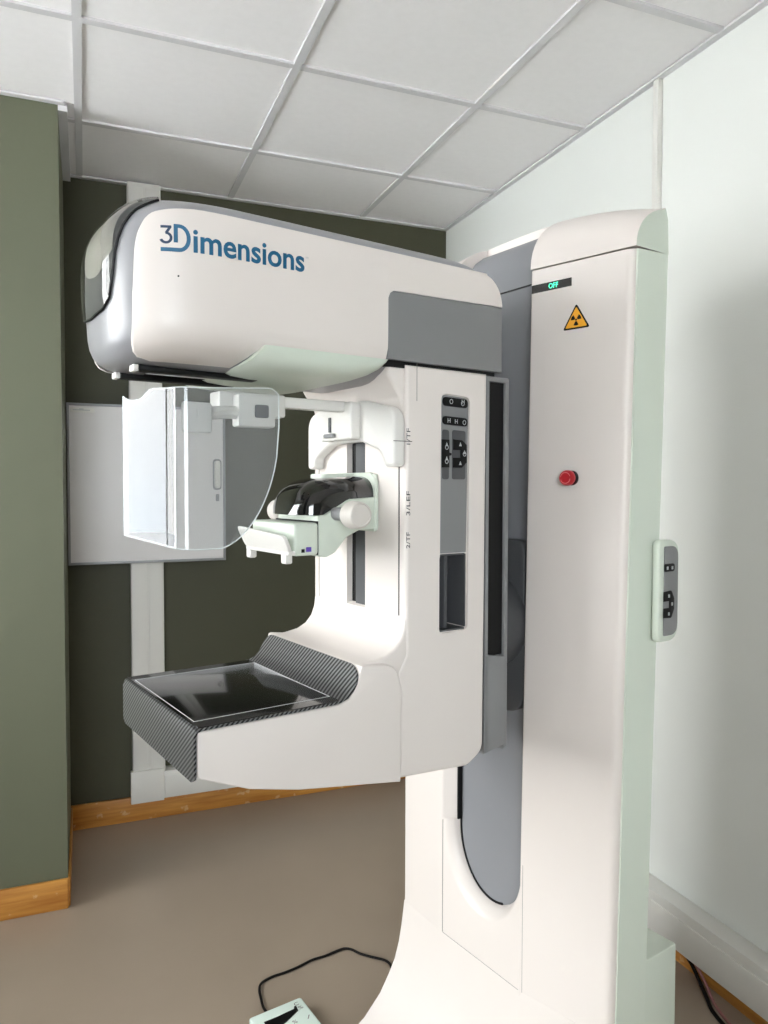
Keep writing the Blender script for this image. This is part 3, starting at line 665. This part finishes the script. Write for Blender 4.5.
rings = []
for y, zb in ((-.6115, 1.6165), (-.611, 1.592), (-.605, 1.589), (-.595, 1.586), (-.57, 1.583), (-.53, 1.5815), (-.48, 1.582), (-.45, 1.584), (-.425, 1.589), (-.405, 1.596), (-.395, 1.602), (-.389, 1.610), (-.387, 1.617)):
    rg = []
    for k in range(37):
        a = math.pi * k / 36; c = math.cos(a); x = .1635 * (1 if c >= 0 else -1) * abs(c) ** .30; z = 1.6245 - (1.6245 - zb - .003) * math.sin(a) ** .8
        rg.append((x, y - .030 * (1.6245 - z) / .035 * smooth((-.50 - y) / .11), z))
    rings.append(rg)
loft('lower_cover', rings, M['mint'], head, ang=40)
for xx in (-.048, .048):
    box('accessory_rail', xx - .012, xx + .012, -.770, -.575, 1.585, 1.5945, M['black'], head, bevel=.002)
    box('rail_tip', xx - .011, xx + .011, -.778, -.7695, 1.584, 1.5945, M['white2'], head, bevel=.002)
prism('beam_window', rpoly([(-.03, -.74, .02), (.03, -.74, .02), (.03, -.64, .02), (-.03, -.64, .02)]), 'z', 1.590, 1.594, M['gloss'], head)
box('head_gap', -.154, .154, -.3845, -.135, 1.615, 1.628, M['black'], head)
# clear visor over the upper nose, with its dark seam and the pale shape inside
def visor_pt(a, z, out):
    hw_ = interp([(h[0], h[1]) for h in HZ], z); yf = interp([(h[0], h[2]) for h in HZ], z)
    x, y = nose_xy(hw_ + out * .4, yf - out, a); return Vector((x, y, z + out * .5 * smooth((z - 1.78) / .06)))
def seam_at(a):                                               # height of the visor's lower edge round the nose
    t = min(a, math.pi - a) / (math.pi / 2)
    return interp([(.5, 1.829), (.53, 1.826), (.63, 1.809), (.68, 1.783), (.71, 1.746), (.73, 1.712), (.77, 1.684), (.85, 1.670), (1, 1.665)], t)
A = [math.pi * (.255 + .49 * k / 64) for k in range(65)]
rings = [[visor_pt(a, seam_at(a) + (1.847 - seam_at(a)) * j / 16, .004 + .003 * math.sin(math.pi * j / 16)) for j in range(17)] for a in A]
loft('visor', rings, M['visor'], head, cap=False, closed=False, ang=60)
tube('visor_seam', [visor_pt(a, seam_at(a), .0022) for a in A], .0020, M['black'], head, n=6, smooth=False)
rings = [[visor_pt(math.pi * (.37 + .20 * k / 24), 1.752 + (1.835 - 1.752) * j / 10 - .03 * math.sin(math.pi * k / 24) * (1 - j / 10), .0015 + .003 * math.sin(math.pi * j / 10)) for j in range(11)] for k in range(25)]
loft('inner_shell', rings, M['white2'], head, cap=False, closed=False, ang=60)
# lettering
LF = ((0, 0, 0), (0, 1, 0), (0, 0, 1))
def arcp(cx, cz, rx_, rz_, a0, a1, n=10): return [(cx + rx_ * math.cos(R(a0 + (a1 - a0) * k / n)), cz + rz_ * math.sin(R(a0 + (a1 - a0) * k / n))) for k in range(n + 1)]
def stroke(name, path, wd, mat):
    P = [Vector(p) for p in path]; L = []; Rr = []
    for i, p in enumerate(P):
        t = (P[min(i + 1, len(P) - 1)] - P[max(i - 1, 0)]).normalized(); nn = Vector((-t.y, t.x)) * wd / 2; L.append(p + nn); Rr.append(p - nn)
    rings = [[(0, a.x, a.y), (.0006, a.x, a.y), (.0006, b.x, b.y), (0, b.x, b.y)] for a, b in zip(L, Rr)]
    return loft(name, rings, mat, head)
letters = [stroke('lettering', [(-.7630, 1.7758), (-.7580, 1.7758)], .0034, M['navy']),
           stroke('lettering', [(-.7580, 1.7758), (-.7505, 1.7758), (-.7512, 1.7745), (-.7560, 1.7675), (-.7562, 1.7665)] and [(-.7590, 1.7758), (-.7500, 1.7758)], .0034, M['navy']),
           stroke('lettering', [(-.7508, 1.7765), (-.7565, 1.7668)], .0034, M['navy']),
           stroke('lettering', [(-.7570, 1.7672)] + arcp(-.7565, 1.7605, .0062, .0067, 80, -90, 14) + arcp(-.7565, 1.7605, .0066, .0067, -100, -160, 6), .0034, M['navy'])]
D = [(-.7470, 1.7545), (-.7470, 1.7800), (-.740, 1.7800)] + arcp(-.740, 1.7608, .0150, .0192, 90, -90, 16) + [(-.740 - .023 * k / 8, 1.7416) for k in range(1, 9)] + [(-.763 + .023 * k / 8, 1.7470) for k in range(0, 9)] + arcp(-.740, 1.7610, .0098, .0140, -90, 90, 16) + [(-.7418, 1.7750), (-.7418, 1.7545)]
letters.append(prism('lettering', D, 'x', 0, .0006, M['teal'], head))
letters.append(text_mesh('lettering', 'imensions', (-.7215, 1.7425, -.5455, 1.7750), M['teal'], head, LF, .018, .0006))
letters.append(text_mesh('lettering', 'TM', (-.5435, 1.7645, -.5385, 1.7670), M['icon'], head, LF, 0, .0003))
letters.append(revolve('panel_pin', [(0, 0), (.0012, 0), (.0012, .0012), (0, .0012)], (0, -.7415, 1.7079), (1, 0, 0), M['cable'], head, 8))
for o in letters:
    for v in o.data.vertices: v.co.x += side_x(v.co.y) + .0028
# ------------------------------------------------------------------ foot switch and cables
fs = tag(empty('foot_switch', (.468, 1.806, 0), R(11)), 'pale green foot switch with black pedal slot on the floor', 'foot switch')
prism('housing', rpoly([(-.075, -.085, .008), (.075, -.085, .008), (.075, .085, .008), (-.075, .085, .008)]), 'z', 0, .035, M['switch'], fs, bevel=.004)
prism('pedal', [(-.048, .048), (-.048, .030), (-.040, .005), (.0, .018), (.045, .040), (.048, .058), (.042, .058), (.038, .05), (-.01, .047)], 'z', .034, .037, M['black'], fs)
for (x, y, k) in ((.052, .066, 0), (.056, .048, 1), (.058, .005, 2), (.02, .008, 1)):
    text_mesh('marking', ('C', '%', '/')[k], (x - .006, y - .006, x + .006, y + .006), M['seam'], fs, ((0, 0, .0351), (1, 0, 0), (0, 1, 0)), 0, .0002)
Mi = Matrix.Rotation(R(-11), 3, 'Z')
def tofs(p): return Mi @ (Vector(p) - Vector((.468, 1.806, 0)))
tube('cable', [tofs(p) for p in [(.436, 1.885, .02), (.432, 1.935, .006), (0.434, 1.982, .004), (0.438, 2.019, .004), (0.45, 2.042, .004), (0.483, 2.057, .004), (0.522, 2.062, .004), (0.564, 2.072, .004), (0.611, 2.088, .004), (0.653, 2.092, .004), (0.697, 2.102, .004), (0.72, 2.104, .004), (0.738, 2.091, .004), (0.754, 2.064, .004), (0.782, 2.035, .004), (0.81, 2.009, .004), (0.819, 1.985, .004), (0.817, 1.956, .004), (.83, 1.86, .004), (.84, 1.78, .01)]], .0036, M['cable'], fs, n=8)
tag(tube('power_cable', [(.548, 1.66, .004), (.556, 1.74, .004), (.552, 1.80, .005), (.560, 1.815, .006), (.574, 1.79, .004), (.59, 1.70, .004), (.60, 1.60, .004)], .0035, M['cable']), 'short loop of dark cable on the floor right of the foot switch', 'cable')
tag(tube('wall_cable', [(1.612, 1.665, .078), (1.606, 1.645, .060), (1.596, 1.602, .045), (1.585, 1.560, .022), (1.570, 1.520, .007), (1.545, 1.47, .005), (1.53, 1.38, .005), (1.53, 1.25, .005)], .0055, M['cable'], n=8), 'black cable hanging below the trunking on the white wall', 'cable', 'cables under the trunking')
tag(tube('wall_cable', [(1.614, 1.640, .078), (1.610, 1.622, .058), (1.604, 1.585, .040), (1.597, 1.548, .018), (1.583, 1.515, .005), (1.562, 1.46, .004), (1.548, 1.38, .004), (1.548, 1.25, .004)], .0042, M['pinkcable'], n=8), 'dusty pink cable hanging below the trunking on the white wall', 'cable', 'cables under the trunking')
